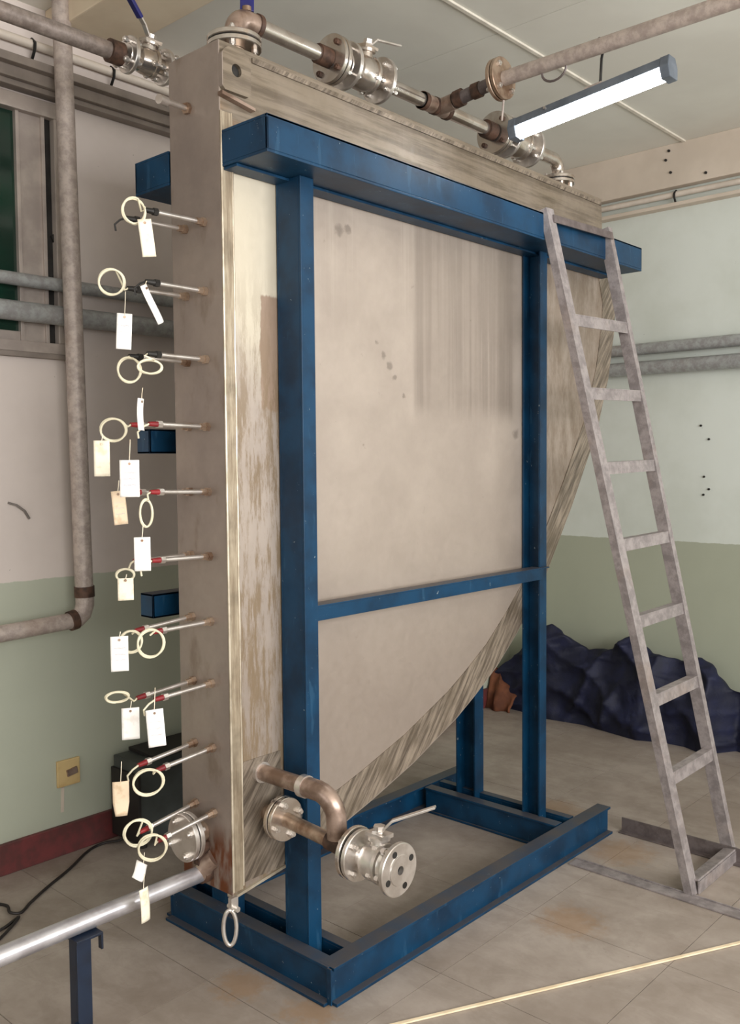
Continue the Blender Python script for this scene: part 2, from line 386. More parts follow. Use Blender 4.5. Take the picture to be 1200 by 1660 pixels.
WX0, WX1, WZ0, WZ1 = .55, 1.852, 1.91, 2.83
wb = MB().box(XL, WX0, YW, YW+.2, 0, ZC).box(WX1, XW+.2, YW, YW+.2, 0, ZC).box(WX0, WX1, YW, YW+.2, 0, WZ0).box(WX0, WX1, YW, YW+.2, WZ1, ZC)
struct('wall_back', wb, M['wallb'], 'back wall, off-white above pale green dado')
struct('wall_right', MB().box(XW, XW+.2, YF, YW, 0, ZC), M['wallr'], 'right wall, pale white above green dado')
struct('wall_left', MB().box(XL-.2, XL, YF, YW+.2, 0, .8).box(XL-.2, XL, YF, YW+.2, 2.6, ZC).box(XL-.2, XL, YF, -.7, .8, 2.6).box(XL-.2, XL, 1.9, YW+.2, .8, 2.6), M['wallo'], 'left wall with a wide opening added for the fill light')
struct('wall_front', MB().box(XL-.2, XW+.2, YF-.2, YF, 0, .7).box(XL-.2, XW+.2, YF-.2, YF, 2.75, ZC).box(XL-.2, -1.45, YF-.2, YF, .7, 2.75).box(3.85, XW+.2, YF-.2, YF, .7, 2.75), M['wallo'], 'front wall with a wide window opening')
ce = struct('ceiling', MB().box(XL-.2, XW+.2, YF-.2, YW+.2, ZC+.012, ZC+.2), M['ceil'], 'grey white boarded ceiling')
YB = 2.10
ybs = [YB-1.2*4+1.2*k for k in range(6)]
for j, y0 in enumerate(ybs):
    y1 = min(y0+1.2, YW+.2); y0 = max(y0, YF)
    for i in range(4):
        x0 = -2.6+i*1.9; x1 = min(x0+1.897, XW)
        obj('ceiling_panel', MB().box(x0, x1, y0+.002, y1-.002, ZC, ZC+.012), M['ceil'], ce)
for y in ybs[1:]:
    obj('batten', MB().box(XL, XW, y-.009, y+.009, ZC-.008, ZC+.001), M['batten'], ce, bevel=.002)
# cross beam at the left, beam along the right wall
struct('trim_1', MB().box(1.80, 2.063, YF, YW, 3.08, ZC), M['cream'], 'cream ceiling beam crossing to the back wall', bevel=.006)
struct('trim_2', MB().box(4.79, XW, YF, YW, 2.945, ZC), M['beam'], 'beige beam along top of right wall', bevel=.004)
struct('trim_3', MB().box(4.79, XW, YF, YW, 2.842, 2.862), M['beam'], 'thin ledge under the right wall beam', bevel=.003)
for p, wh in zip(((2.182, 3.135), (2.199, 3.09), (2.171, 3.02), (1.981, 2.979)), ('topmost of three in a column', 'middle of three in a column', 'lowest of three in a column', 'rightmost, alone')):
    tag(obj('wall_plug', MB().cyl((4.782, p[0], p[1]), (4.792, p[0], p[1]), .007, 8), M['dark'], org=(4.79, p[0], p[1])),
        'small dark screw plug in the beige right beam, '+wh, 'screw', 'screw plugs in the right beam')
for p, wh in zip(((2.017, 1.677), (1.973, 1.604), (1.997, 1.405), (1.97, 1.339), (1.999, 1.309)), ('highest', 'second highest', 'third highest', 'fourth highest', 'lowest')):
    tag(obj('wall_plug', MB().cyl((4.843, p[0], p[1]), (4.853, p[0], p[1]), .006, 8), M['dark'], org=(4.85, p[0], p[1])),
        'small dark screw plug in pale right wall, '+wh+' of five', 'screw', 'screw plugs in the right wall')
tag(obj('wall_plug', MB().obox((1.819, YW-.004, 2.338), (.012, 0, .01), (0, .006, 0), (-.01, 0, .022)), M['dark'], org=(1.819, YW, 2.338)), 'dark peg in the wall right of the window frame', 'peg')
# hanging wire stub and pencil-like crack at left
tag(obj('wire_stub', MB().tube([(1.60, YW-.008, 1.362), (1.63, YW-.012, 1.352), (1.66, YW-.012, 1.33), (1.68, YW-.008, 1.30)], .0045, 6), M['crayon'], smooth=True, org=(1.62, YW, 1.35)),
    'short grey wire stub curling from the back wall at far left', 'wire')
# skirting
struct('baseboard_back', MB().box(XL, XW, YW-.018, YW, 0, .115), M['skirt'], 'worn maroon skirting along the back wall', bevel=.003)
struct('baseboard_right', MB().box(XW-.018, XW, YF, YW-.02, 0, .115), M['skirt'], 'worn maroon skirting along the right wall', bevel=.003)

# window
wn = bpy.data.objects.new('window_1', None); C.objects.link(wn); wn.location = (1.2, YW, WZ0); wn['kind'] = 'structure'
wn['label'] = 'aluminium sliding window with dark green glass'; wn['category'] = 'window'; ORG[wn.name] = V((1.2, YW, WZ0))
fr = MB().box(WX0-.02, WX1, YW-.03, YW+.06, WZ1-.055, WZ1).box(WX0-.02, WX1, YW-.03, YW+.06, WZ0, WZ0+.04).box(WX0-.02, WX0+.03, YW-.03, YW+.06, WZ0+.04, WZ1-.055).box(WX1-.045, WX1, YW-.03, YW+.06, WZ0+.04, WZ1-.055)
obj('window_frame', fr, M['frame'], wn, bevel=.003)
obj('frame_groove', MB().box(WX1-.068, WX1-.045, YW+.0, YW+.06, WZ0+.04, WZ1-.055), M['dark'], wn)
st = MB().box(1.667, 1.68, YW-.012, YW+.03, WZ0+.04, WZ1-.055).box(1.68, 1.775, YW-.002, YW+.03, WZ0+.04, WZ1-.055).box(1.765, 1.778, YW-.014, YW+.03, WZ0+.04, WZ1-.055)
obj('sash_stile', st, M['frame'], wn, bevel=.001)
obj('sash_rail', MB().box(WX0+.03, 1.667, YW-.006, YW+.03, WZ0+.04, WZ0+.075), M['frame'], wn, bevel=.002)
obj('pane', MB().box(WX0+.03, 1.667, YW+.008, YW+.014, WZ0+.075, WZ1-.055), M['glass'], wn)
obj('window_sill', MB().box(WX0-.05, WX1+.01, YW-.03, YW, WZ0-.018, WZ0), M['ledge'], wn, bevel=.002)
# trunking above the window: stepped ledge + conduit with clips
tr = MB().box(XL+.01, XW-.06, YW-.10, YW-.001, 2.905, 2.935).box(XL+.01, XW-.06, YW-.07, YW-.001, 2.865, 2.905).box(XL+.01, XW-.06, YW-.05, YW-.001, 2.845, 2.865)
tag(obj('cable_trunking', tr, M['ledge'], bevel=.003, org=(1.5, YW, 2.845)), 'stepped grey trunking along back wall just above the window', 'trunking')
def conduit(name, p0, p1, rad, clips, label, wallaxis, sag):
    t = thing(name, label, 'conduit', p0)
    obj('conduit_tube', MB().cyl(p0, p1, rad, 12), M['conduit'], t, smooth=True)
    for c in clips:
        c = V(c); n = V(wallaxis)
        b = MB()
        along = (V(p1)-V(p0)).normalized()
        b.tube([c+along*0-n*.0+V((0, 0, rad+.004))+n*rad*.2, c-n*(rad+.005), c-n*(rad+.002)-V((0, 0, rad+.006)), c-V((0, 0, rad+.03))+n*.0, c-V((0, 0, rad+.05))+n*rad], .006, 6)
        obj('conduit_clip', b, M['dark'], t, smooth=True)
    return t
conduit('wall_conduit', (XL, YW-.022, 3.022), (XW, YW-.022, 3.022), .016, [(1.735, YW-.022, 3.022), (2.062, YW-.022, 3.022)], 'pale conduit clipped along back wall above the stepped trunking', (0, 1, 0), 0)
conduit('wall_conduit', (XW-.022, YF, 2.912), (XW-.022, YW-.05, 2.912), .016, [(XW-.022, 2.16, 2.912)], 'pale conduit clipped along right wall under the beige beam', (1, 0, 0), 0)
# galvanised rails round the walls
def rail(p0, p1, rad, label):
    return tag(obj('wall_pipe', MB().cyl(p0, p1, rad, 20), M['galv'], smooth=True, org=p0), label, 'pipe')
rail((XL, YW-.045, 2.165), (XW-.05, YW-.045, 2.165), .024, 'upper of two grey pipes crossing in front of the window on back wall')
rail((XL, YW-.055, 2.050), (XW-.05, YW-.055, 2.050), .036, 'lower thicker grey pipe crossing the bottom of the window on back wall')
rail((XW-.05, YF, 2.105), (XW-.05, YW-.1, 2.105), .032, 'upper of two grey pipes running along the right wall behind ladder')
rail((XW-.055, YF, 2.0), (XW-.055, YW-.1, 2.0), .038, 'lower of two grey pipes running along the right wall behind ladder')

# ---------------------------------------------------------------- support frame
H = .107
sf = thing('support_frame', 'blue painted steel channel frame holding the flat steel tank', 'frame', (1.76, 1.745, 0))
def ibeam_x(y, out, x0, x1, name='base_beam'):
    """beam along X; out = -1 lip toward camera, +1 away. web at y"""
    m = MB(); o = out
    m.box(x0, x1, *sorted((y+o*.012, y-o*.046)), H-.009, H)          # top flange reaching inward
    m.box(x0, x1, *sorted((y, y-o*.008)), .008, H-.009)              # web
    m.box(x0, x1, *sorted((y+o*.022, y-o*.046)), 0, .009)            # bottom flange lip outward
    return obj(name, m, M['blue'], sf, bevel=.0015)
ibeam_x(1.757, -1, 1.758, 3.345); ibeam_x(2.503, 1, 1.758, 3.345)
def base_y(x0, x1, y0, y1):
    m = MB(); lip = .018 if x0 < 2.5 else 0
    m.box(x0, x0+.048, y0, y1, H-.009, H-.0005).box(x0+.008, x0+.015, y0, y1, .008, H-.009).box(x0-lip, x0+.048, y0, y1, 0.0005, .0095)
    obj('base_beam', m, M['blue'], sf, bevel=.0015)
    m = MB(); m.box(x1-.034, x1, y0, y1, H-.009, H-.0005).box(x1-.034, x1-.027, y0, y1, .008, H-.009).box(x1-.034, x1, y0, y1, 0.0005, .0095)
    obj('base_beam', m, M['blue'], sf, bevel=.0015)
base_y(1.752, 1.892, 1.762, 2.498); base_y(3.03, 3.165, 1.81, 2.45)
obj('corner_plate', MB().box(1.748, 1.7525, 1.748, 1.764, .004, H-.001), M['blue'], sf)
obj('gap_shade_sheet', MB().box(1.803, 1.857, 1.80, 2.46, .0005, .006), M['dark'], sf)  # dark sheet added to stand for the shade in the channel gap
ZT = 2.292
def post(x0, x1, web, y0, y1, z0=.010, z1=ZT):
    m = MB(); t = .008
    xs = (x0, x0+t) if web < 0 else (x1-t, x1)
    m.box(xs[0], xs[1], y0+t, y1-t, z0, z1).box(x0, x1, y0, y0+t, z0, z1).box(x0, x1, y1-t, y1, z0, z1)
    return obj('post', m, M['blue'], sf, bevel=.0015)
post(1.800, 1.852, -1, 1.887, 1.986); post(3.070, 3.118, 1, 1.905, 1.986)
post(1.800, 1.852, -1, 2.235, 2.335); post(3.100, 3.160, 1, 2.235, 2.335)
def topbeam(y0, y1, s):
    m = MB(); t = .008
    # channel: outer web, top and bottom flanges with an end plate
    yo = (y0, y0+t) if s < 0 else (y1-t, y1)
    m.box(1.606, 3.70, yo[0], yo[1], 2.300, 2.388)
    m.box(1.606, 3.70, y0, y1, 2.380, 2.388); m.box(1.606, 3.70, y0, y1, ZT, 2.300)
    m.box(1.606, 1.612, y0, y1, 2.300, 2.380); m.box(3.694, 3.70, y0, y1, 2.300, 2.380)
    return obj('top_beam', m, M['blue'], sf, bevel=.002)
topbeam(1.802, 1.986, -1); topbeam(2.224, 2.39, 1)
# cleat under the beam end
obj('web_plate', MB().box(1.612, 3.69, 1.93, 1.985, 2.284, 2.2915), M['blue'], sf, bevel=.001)
m = MB().box(1.852, 3.07, 1.888, 1.893, 1.043, 1.083).box(1.852, 3.112, 1.888, 1.904, 1.083, 1.088).box(1.852, 3.07, 1.904, 1.942, 1.083, 1.088)
obj('cross_rail', m, M['blue'], sf, bevel=.001)
for z in (1.53, 1.035):
    m = MB().box(1.60, 3.2, 2.336, 2.342, z, z+.072).box(1.60, 3.2, 2.336, 2.40, z+.066, z+.072).box(1.60, 3.2, 2.336, 2.40, z, z+.006).box(1.60, 1.606, 2.336, 2.40, z, z+.072)
    obj('rear_rail', m, M['blue'], sf, bevel=.001)

# ---------------------------------------------------------------- tank
TY0, TY1 = 1.99, 2.215
tk = thing('steel_tank', 'flat stained steel process vessel standing upright inside the blue frame', 'tank', (1.605, TY0, .29))
curve = [(1.605, .288), (1.79, .312), (2.06, .362), (2.18, .396), (2.40, .468), (2.645, .571), (2.76, .632), (2.90, .716), (3.04, .825), (3.15, .925), (3.25, 1.03), (3.46, 1.31), (3.67, 1.62), (3.77, 1.86), (3.825, 2.08), (3.83, 2.20), (3.79, 2.32), (3.72, 2.42), (3.70, 2.50), (3.70, 2.628)]
outl = curve+[(1.605, 2.628)]
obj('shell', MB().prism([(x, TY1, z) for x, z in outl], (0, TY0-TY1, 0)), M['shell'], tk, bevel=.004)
# ground weld strip that follows the curved edge: a thin plate proud of the sheet
def inset(pts, d):
    out = []
    for i, p in enumerate(pts):
        a = V(pts[max(i-1, 0)]+(0,)); b = V(pts[min(i+1, len(pts)-1)]+(0,)); t = (b-a).normalized(); n = V((-t.y, t.x, 0))
        out.append((p[0]+n.x*d, p[1]+n.y*d))
    return out
cv = curve[1:17]; inn = inset(cv, .12); out_ = inset(cv, .006)
m = MB()
fs = []
for (a, b), (c, d) in zip(zip(out_, inn), zip(out_[1:], inn[1:])):
    m.prism([(a[0], TY0-.0028, a[1]), (c[0], TY0-.0028, c[1]), (d[0], TY0-.0028, d[1]), (b[0], TY0-.0028, b[1])], (0, .003, 0))
bmesh.ops.remove_doubles(m.bm, verts=m.bm.verts, dist=.0002)
obj('ground_weld_band', m, M['weld'], tk)
obj('ground_weld_band', MB().box(1.618, 1.79, TY0-.0026, TY0+.001, .315, .66), M['weld'], tk)
# vertical closure strip at the front corner, with two bright bead lines
obj('corner_strip', MB().box(1.607, 1.640, TY0-.006, TY0+.001, .30, 2.44), M['weldv'], tk, bevel=.001)
obj('weld_bead', MB().tube([(1.6065, TY0-.004, .30+i*.107) for i in range(21)], .0035, 6), M['trim_light'], tk, smooth=True)
obj('weld_bead', MB().tube([(1.641+.001*math.sin(i*2.1), TY0-.006, .31+i*.1065) for i in range(21)], .003, 6), M['trim_light'], tk, smooth=True)
obj('edge_flange', MB().prism([(1.605, TY0-.008, .282), (1.80, TY0-.008, .308), (1.80, TY0-.008, .316), (1.605, TY0-.008, .290)], (0, .03, 0)), M['trim_light'], tk)
# top seam bar and upper ledge line
obj('top_seam', MB().box(1.72, 3.69, TY0-.005, TY0+.001, 2.598, 2.612), M['weld'], tk, bevel=.001)
# lifting lug with hole, on the front face at the upper left corner
m = MB(); cx, cz, R_, rr = 1.655, 2.555, .062, .017
n = 32; ou = []; inr = []
for i in range(n):
    a = 2*math.pi*i/n; dx, dz = math.cos(a), math.sin(a)
    if dz < 0:
        k = min(.05/max(abs(dx), 1e-6), .06/max(abs(dz), 1e-6)); k = min(k, .078)
    else: k = .05/max(max(abs(dx), abs(dz)*.78), 1e-6); k = min(k, R_)
    ou.append((cx+dx*k, cz+dz*k)); inr.append((cx+dx*rr, cz+dz*rr))
y0, y1 = TY0-.014, TY0
vo = [[m.bm.verts.new((x, y, z)) for x, z in q] for y in (y0, y1) for q in (ou, inr)]
for i in range(n):
    j = (i+1) % n
    m.bm.faces.new((vo[0][i], vo[0][j], vo[1][j], vo[1][i])); m.bm.faces.new((vo[2][i], vo[2][j], vo[0][j], vo[0][i])); m.bm.faces.new((vo[3][i], vo[3][j], vo[1][j], vo[1][i]))
obj('lifting_lug', m, M['shell'], tk)
obj('lug_hole', MB().cyl((cx, TY0-.001, cz), (cx, TY0-.003, cz), rr, 24), M['dark'], tk)
obj('lug_stop', MB().prism([(1.60, TY0-.02, 2.478), (1.715, TY0-.02, 2.462), (1.715, TY0-.02, 2.470), (1.60, TY0-.02, 2.488)], (0, .02, 0)), M['elbow'], tk)
# lower eye ring on a short lug
obj('ring_lug', MB().box(1.588, 1.612, TY0-.016, TY0-.002, .252, .292).cyl((1.60, TY0-.03, .262), (1.60, TY0+.01, .262), .008, 10), M['ssm'], tk)
ringc = V((1.588, TY0-.008, .208)); rp = []
for i in range(32):
    a = 2*math.pi*i/32; rp.append(ringc+V((.018*math.cos(a)*.8, -.018*math.cos(a)*.6, .050*math.sin(a))))
obj('eye_ring', MB().tube(rp, .006, 10, closed=True), M['ssm'], tk, smooth=True)
# thermowell stub near the top of the end plate
m = MB().cyl((1.606, 2.125, 2.478), (1.50, 2.105, 2.470), .0075, 12).cyl((1.52, 2.109, 2.471), (1.492, 2.103, 2.469), .013, 12)
obj('stub_tube', m, M['ssm'], tk, smooth=True); obj('stub_boss', MB().cyl((1.606, 2.125, 2.478), (1.592, 2.122, 2.477), .016, 6), M['nickel'], tk)

# ---------------------------------------------------------------- pipework on top of the tank
TP = 2.772; PY = 2.10; PR = .0235
tm = thing('top_pipework', 'stainless header pipe with flanges running along the top of the tank', 'pipework', (1.752, PY, 2.628))
obj('neck', MB().cyl((1.752, PY, 2.626), (1.752, PY, 2.675), .03, 20), M['nickel'], tm, smooth=True)
flange_pair(tm, (1.752, PY, 2.692), (0, 0, 1), .078, M['ss'], 4)
obj('elbow', MB().tube([(1.752, PY, 2.706)]+arc((1.800, PY, 2.722), (-.048, 0, 0), (0, 0, .050), math.pi/2, 8)+[(1.84, PY, TP)], .029, 16), M['elbow'], tm, smooth=True)
obj('clamp_collar', MB().cyl((1.832, PY, TP), (1.846, PY, TP), .033, 20), M['rusty'], tm, smooth=True)
def pipe(p, q, mat, parent, rad=PR, name='pipe', n=20):
    return obj(name, MB().cyl(p, q, rad, n), mat, parent, smooth=True)
pipe((1.84, PY, TP), (2.12, PY, TP), M['ss'], tm)
pipe((2.085, PY, TP), (2.135, PY, TP), M['rusty'], tm, .030, 'weld_collar')
flange_pair(tm, (2.152, PY, TP), (1, 0, 0), .075, M['ss'], 4, matb=M['rusty'])
pipe((2.39, PY, TP), (2.66, PY, TP), M['ss'], tm)
for x in (2.60, 2.665, 2.735): pipe((x, PY, TP), (x+.018, PY, TP), M['rusty'], tm, .031, 'collar')
obj('tee', MB().cyl((2.60, PY, TP), (2.755, PY, TP), .0285, 20).cyl((2.70, PY, TP), (2.70, PY-.07, TP+.005), .0285, 20), M['elbow'], tm, smooth=True)
pipe((2.75, PY, TP), (3.03, PY, TP), M['ss'], tm)
pipe((2.985, PY, TP), (3.035, PY, TP), M['rusty'], tm, .034, 'weld_collar')
flange_pair(tm, (3.058, PY, TP), (1, 0, 0), .080, M['ss'], 4, matb=M['rusty'])
obj('elbow', MB().tube([(3.30, PY, TP), (3.46, PY, TP)]+arc((3.478, PY, TP-.045), (0, 0, .045), (.045, 0, 0), math.pi/2, 8)+[(3.523, PY, 2.705)], .027, 16), M['ss'], tm, smooth=True)
flange_pair(tm, (3.523, PY, 2.688), (0, 0, 1), .070, M['ss'], 4)
obj('neck', MB().cyl((3.523, PY, 2.626), (3.523, PY, 2.675), .028, 20), M['nickel'], tm, smooth=True)

def ball_valve(name, label, c, ax, R, L, stem, lever, mats=('ss', 'ss'), f1=True, grip=None, bend=.3, open_end=0):
    """c = centre, ax = flow axis, stem = stem direction, lever = direction the lever points"""
    a = V(ax).normalized(); c = V(c); s_ = V(stem).normalized(); lv = V(lever).normalized()
    t = thing(name, label, 'valve', c)
    h = L/2
    pr = [(-h, R*.42), (-h*.7, R*.45), (-h*.55, R*.66), (-h*.2, R*.74), (h*.25, R*.74), (h*.55, R*.6), (h*.7, R*.45), (h, R*.42)]
    obj('body', MB().lathe(c, a, pr, 28), M[mats[0]], t, smooth=True)
    obj('body_ring', MB().lathe(c+a*h*.28, a, [(0, R*.78), (.010, R*.78)], 28), M[mats[1]], t, smooth=True)
    bm_ = bolt_mesh(a, .02, M['ssm'])
    for p in ring_pts(c+a*(h*.28+.005), a, R*.70, 4, .4): inst('bolt', bm_, t, p)
    for sgn in (-1, 1):
        fc = c+a*sgn*(h+.006)
        bore = R*.17 if open_end == sgn else .012
        fl = disc(t, fc, a*sgn, R, .014, bore, M['ssm'], 'end_flange', .003)
        if open_end == sgn:
            obj('bore', MB().lathe(fc-a*sgn*.006, a*sgn, [(0, bore+.001), (.003, bore+.001)], 24), M['dark'], fl)
            for p in ring_pts(fc+a*sgn*.0072, a, R*.72, 4, .4):
                obj('bolt_hole', MB().lathe(p, a*sgn, [(0, .0085), (.0008, .0085)], 16), M['dark'], fl)
        else:
            b2 = bolt_mesh(a, .034, M['ssm'])
            for p in ring_pts(fc-a*sgn*0+a*sgn*.009, a, R*.74, 4, .78): inst('bolt', b2, fl, p)
    b0 = c+s_*R*.55
    obj('bonnet', MB().lathe(b0, s_, [(0, .024), (R*.32, .022), (R*.34, .030), (R*.46, .030)], 20).obox(b0+s_*R*.52, a*.03, s_*.005, a.cross(s_)*.022), M[mats[1]], t, smooth=True)
    obj('stem', MB().lathe(b0+s_*R*.5, s_, [(0, .010), (R*.3, .010)], 12).lathe(b0+s_*R*.68, s_, [(0, .016), (.012, .016)], 6), M['ssm'], t)
    hp = b0+s_*(R*.66); side = lv.cross(s_).normalized()
    p1 = hp+lv*.035+s_*.02; p2 = p1+(lv+s_*bend).normalized()*.12
    hb = MB()
    for q0, q1 in ((hp-lv*.018, hp+lv*.012), (hp+lv*.01, p1), (p1-lv*.002, p2)):
        d = (q1-q0); up = side.cross(d).normalized()
        hb.obox((q0+q1)/2, d/2, side*.010, up*.0028)
    lev = obj('lever', hb, M['ssm'], t, bevel=.001)
    if grip:
        d = (p2-p1); up = side.cross(d).normalized()
        obj('grip', MB().obox(p1+d*.62, d*.42, side*.0125, up*.006), M[grip], lev, bevel=.003)
    return t
ball_valve('ball_valve', 'left flanged steel ball valve in the header pipe above the tank', (2.295, PY, TP), (1, 0, 0), .075, .15, (0, -.25, 1), (1, 0, .1), bend=.05)
ball_valve('ball_valve', 'right flanged steel ball valve beside the lit fluorescent lamp', (3.205, PY, TP), (1, 0, 0), .080, .15, (0, .3, 1), (1, .2, 0), bend=.05)
# vertical blue lever by the left elbow
tl = thing('blue_lever', 'dark blue lever standing upright on the leftmost header elbow', 'lever', (1.80, PY, TP+.028))
obj('lever_bar', MB().obox((1.803, PY, 2.90), (.016, -.012, 0), (.003, .004, 0), (.002, 0, .10)), M['handle'], tl, bevel=.002)
obj('lever_foot', MB().cyl((1.800, PY, TP+.027), (1.80, PY, 2.812), .014, 14), M['nickel'], tl, smooth=True)

# branch pipe toward the camera
bp = thing('branch_pipe', 'grey weathered pipe crossing under the ceiling from tank top to upper right', 'pipe', (2.705, 2.03, TP))
ZB = 2.802
BX = 2.71
pipe((2.70, PY-.07, TP+.006), (BX, 1.86, ZB), M['alud'], bp, .0225)
pipe((2.70, PY-.075, TP+.008), (2.702, PY-.105, TP+.012), M['rusty'], bp, .030, 'collar')
pipe((2.702, PY-.15, TP+.016), (2.704, PY-.18, TP+.019), M['rusty'], bp, .027, 'collar')
flange_pair(bp, (BX, 1.842, ZB+.002), (0, 1, -.03), .070, M['nickel'], 4, matb=M['ssm'])
pipe((BX, 1.825, ZB), (BX, -.6, ZB), M['galvold'], bp, .0245)
obj('hanger_loop', MB().tube([V((BX-.02, 1.62, ZB-.015))+V((0, -.0, 0))+V((.0, .045*math.cos(a), -.02+.035*math.sin(a)*-1)) for a in [math.pi*k/10 for k in range(11)]], .004, 6), M['alud'], bp, smooth=True)
obj('drop_wire', MB().cyl((BX+.01, 1.835, ZB-.06), (BX+.02, 1.85, ZB-.13), .004, 6), M['galvold'], bp)

# fluorescent lamp hung from the branch pipe
LX = 2.745
la = thing('fluorescent_lamp', 'lit fluorescent batten lamp hanging under the branch pipe', 'lamp', (LX, 1.48, 2.70))
A_, B_ = V((LX, 1.255, 2.672)), V((LX, 1.80, 2.622))
d = (B_-A_).normalized(); upv = V((0, 0, 1))-d*d.z; upv.normalize(); sd = d.cross(upv)
mid = (A_+B_)/2; hl = (B_-A_).length/2
obj('housing', MB().prism([mid-d*hl+sd*a+upv*b for a, b in ((-.032, .012), (-.022, .042), (.022, .042), (.032, .012))], d*2*hl), M['housing'], la, bevel=.002)
obj('tube', MB().cyl(A_+d*.012-upv*.008, B_-d*.012-upv*.008, .0165, 18), M['tube'], la, smooth=True)
for e, sg in ((A_, -1), (B_, 1)):
    obj('end_cap', MB().prism([e+sd*a+upv*b+d*sg*-.014 for a, b in ((-.026, -.024), (-.034, .012), (-.022, .044), (.022, .044), (.034, .012), (.026, -.024))], d*sg*.03), M['housing'], la, bevel=.003)
m = MB().tube([(BX, 1.47, ZB+.027), (BX+.03, 1.47, ZB), (BX+.022, 1.472, ZB-.03), (LX-.005, 1.48, 2.71), (LX, 1.485, 2.695)], .0045, 8)
obj('hook', m, M['dark'], la, smooth=True)
obj('hook_plate', MB().obox(mid-d*.03+upv*.046, d*.03, sd*.016, upv*.004), M['galvold'], la)
obj('screw', MB().cyl(mid+d*.14+upv*.03-sd*.026, mid+d*.14+upv*.032-sd*.034, .005, 8), M['ssm'], la)

# ---------------------------------------------------------------- upper left pipe with blue-handled valve
UY, UZ = 2.6, 2.80
up = thing('supply_pipe', 'thick grey supply pipe along the back wall at the upper left', 'pipe', (1.3, UY, UZ))
pipe((XL+.2, UY, UZ-.004), (1.70, UY, UZ-.004), M['galvdk'], up, .026)
pipe((1.66, UY, UZ-.004), (1.705, UY, UZ-.004), M['rusty'], up, .036, 'socket_collar')
pipe((1.88, UY, UZ-.004), (3.2, UY, UZ-.004), M['dark'], up, .028)
ball_valve('ball_valve', 'steel ball valve with dark blue lever at the upper left corner of tank', (1.80, UY, UZ+.004), (1, 0, 0), .058, .12, (.1, -.25, 1), (-1, -.15, .35), grip='handle', bend=.45)

# ---------------------------------------------------------------- lower front nozzles and drain valve
ln = thing('drain_pipework', 'two bronzed drain nozzles joined by an elbow at lower front of tank', 'pipework', (1.72, TY0, .5))
NX = 1.712
pipe((NX, TY0+.002, .617), (NX, 1.80, .617), M['elbow'], ln, .0235)
pipe((NX, TY0+.001, .617), (NX, TY0-.014, .617), M['ssm'], ln, .030, 'weld_collar')
pipe((NX, 1.815, .617), (NX, 1.795, .617), M['ssm'], ln, .031, 'collar')
el = [V((NX, 1.795, .617))]+[V((NX+.018*i/8, 1.765-.062*math.sin(math.pi/2*i/8), .555+.062*math.cos(math.pi/2*i/8))) for i in range(9)]+[V((1.732, 1.702, .495))]
obj('elbow', MB().tube(el, .028, 16), M['elbow'], ln, smooth=True)
NX2, NZ2 = 1.734, .492
pipe((NX2, TY0+.002, NZ2), (NX2, 1.93, NZ2), M['nickel'], ln, .0215)
flange_pair(ln, (NX2, 1.918, NZ2), (0, -1, 0), .062, M['ss'], 4, a0=.3)
pipe((NX2, 1.905, NZ2), (NX2, 1.665, .474), M['nickel'], ln, .0205)
obj('tee', MB().cyl((NX2, 1.735, .480), (NX2, 1.66, .474), .026, 18), M['rusty'], ln, smooth=True)
disc(ln, (NX2, 1.640, .472), (0, -1, 0), .070, .014, .015, M['ss'])
obj('gasket', MB().lathe((NX2, 1.632, .472), (0, -1, 0), [(0, .058), (.004, .058)], 32), M['gasket'], ln)
ball_valve('ball_valve', 'polished flanged drain valve with long lever at lower front of tank', (NX2, 1.556, .470), (0, -1, 0), .068, .118, (.05, 0, 1), (.55, -1, .25), mats=('ssm', 'ssm'), bend=.18, open_end=1)

# nozzle with blind flange on the left end plate
bn = thing('blind_nozzle', 'bright blind flange on a rusty stub at lower left end plate', 'flange', (1.605, 2.12, .44))
pipe((1.606, 2.12, .442), (1.56, 2.12, .442), M['nickel'], bn, .030)
flange_pair(bn, (1.548, 2.12, .442), (-1, 0, 0), .068, M['ssm'], 4, bore=.001, a0=.5)
obj('bracket', MB().obox((1.585, 2.10, .39), (.02, 0, .0), (0, .012, 0), (0, 0, .03)), M['rusty'], bn)
# big drain line
dl = thing('drain_line', 'thick galvanised pipe running from tank bottom out past the left edge', 'pipe', (1.2, 2.1, .31))
DZ = .330
pipe((1.602, 2.1, DZ), (-1.2, 2.1, DZ), M['shiny'], dl, .0235, n=28)
pipe((1.606, 2.1, DZ), (1.578, 2.1, DZ), M['rusty'], dl, .029, 'socket')
obj('elbow', MB().tube([(1.583, 2.1, DZ), (1.592, 2.085, DZ+.03), (1.605, 2.07, DZ+.045)], .026, 14), M['elbow'], dl, smooth=True)
# blue stand carrying it
sp = thing('pipe_stand', 'dark blue angle iron stand carrying the thick galvanised pipe', 'stand', (1.19, 2.07, 0))
m = MB().box(1.166, 1.206, 2.062, 2.068, .0, .302).box(1.166, 1.172, 2.068, 2.10, .0, .302)
obj('upright', m, M['navy'], sp, bevel=.001)
obj('saddle', MB().box(1.166, 1.240, 2.060, 2.125, .300, .3065).box(1.234, 1.240, 2.060, 2.075, .262, .300), M['navy'], sp, bevel=.001)
obj('foot_plate', MB().box(1.15, 1.225, 2.04, 2.12, .0, .006).box(1.158, 1.166, 2.056, 2.068, .0, .10), M['navy'], sp)

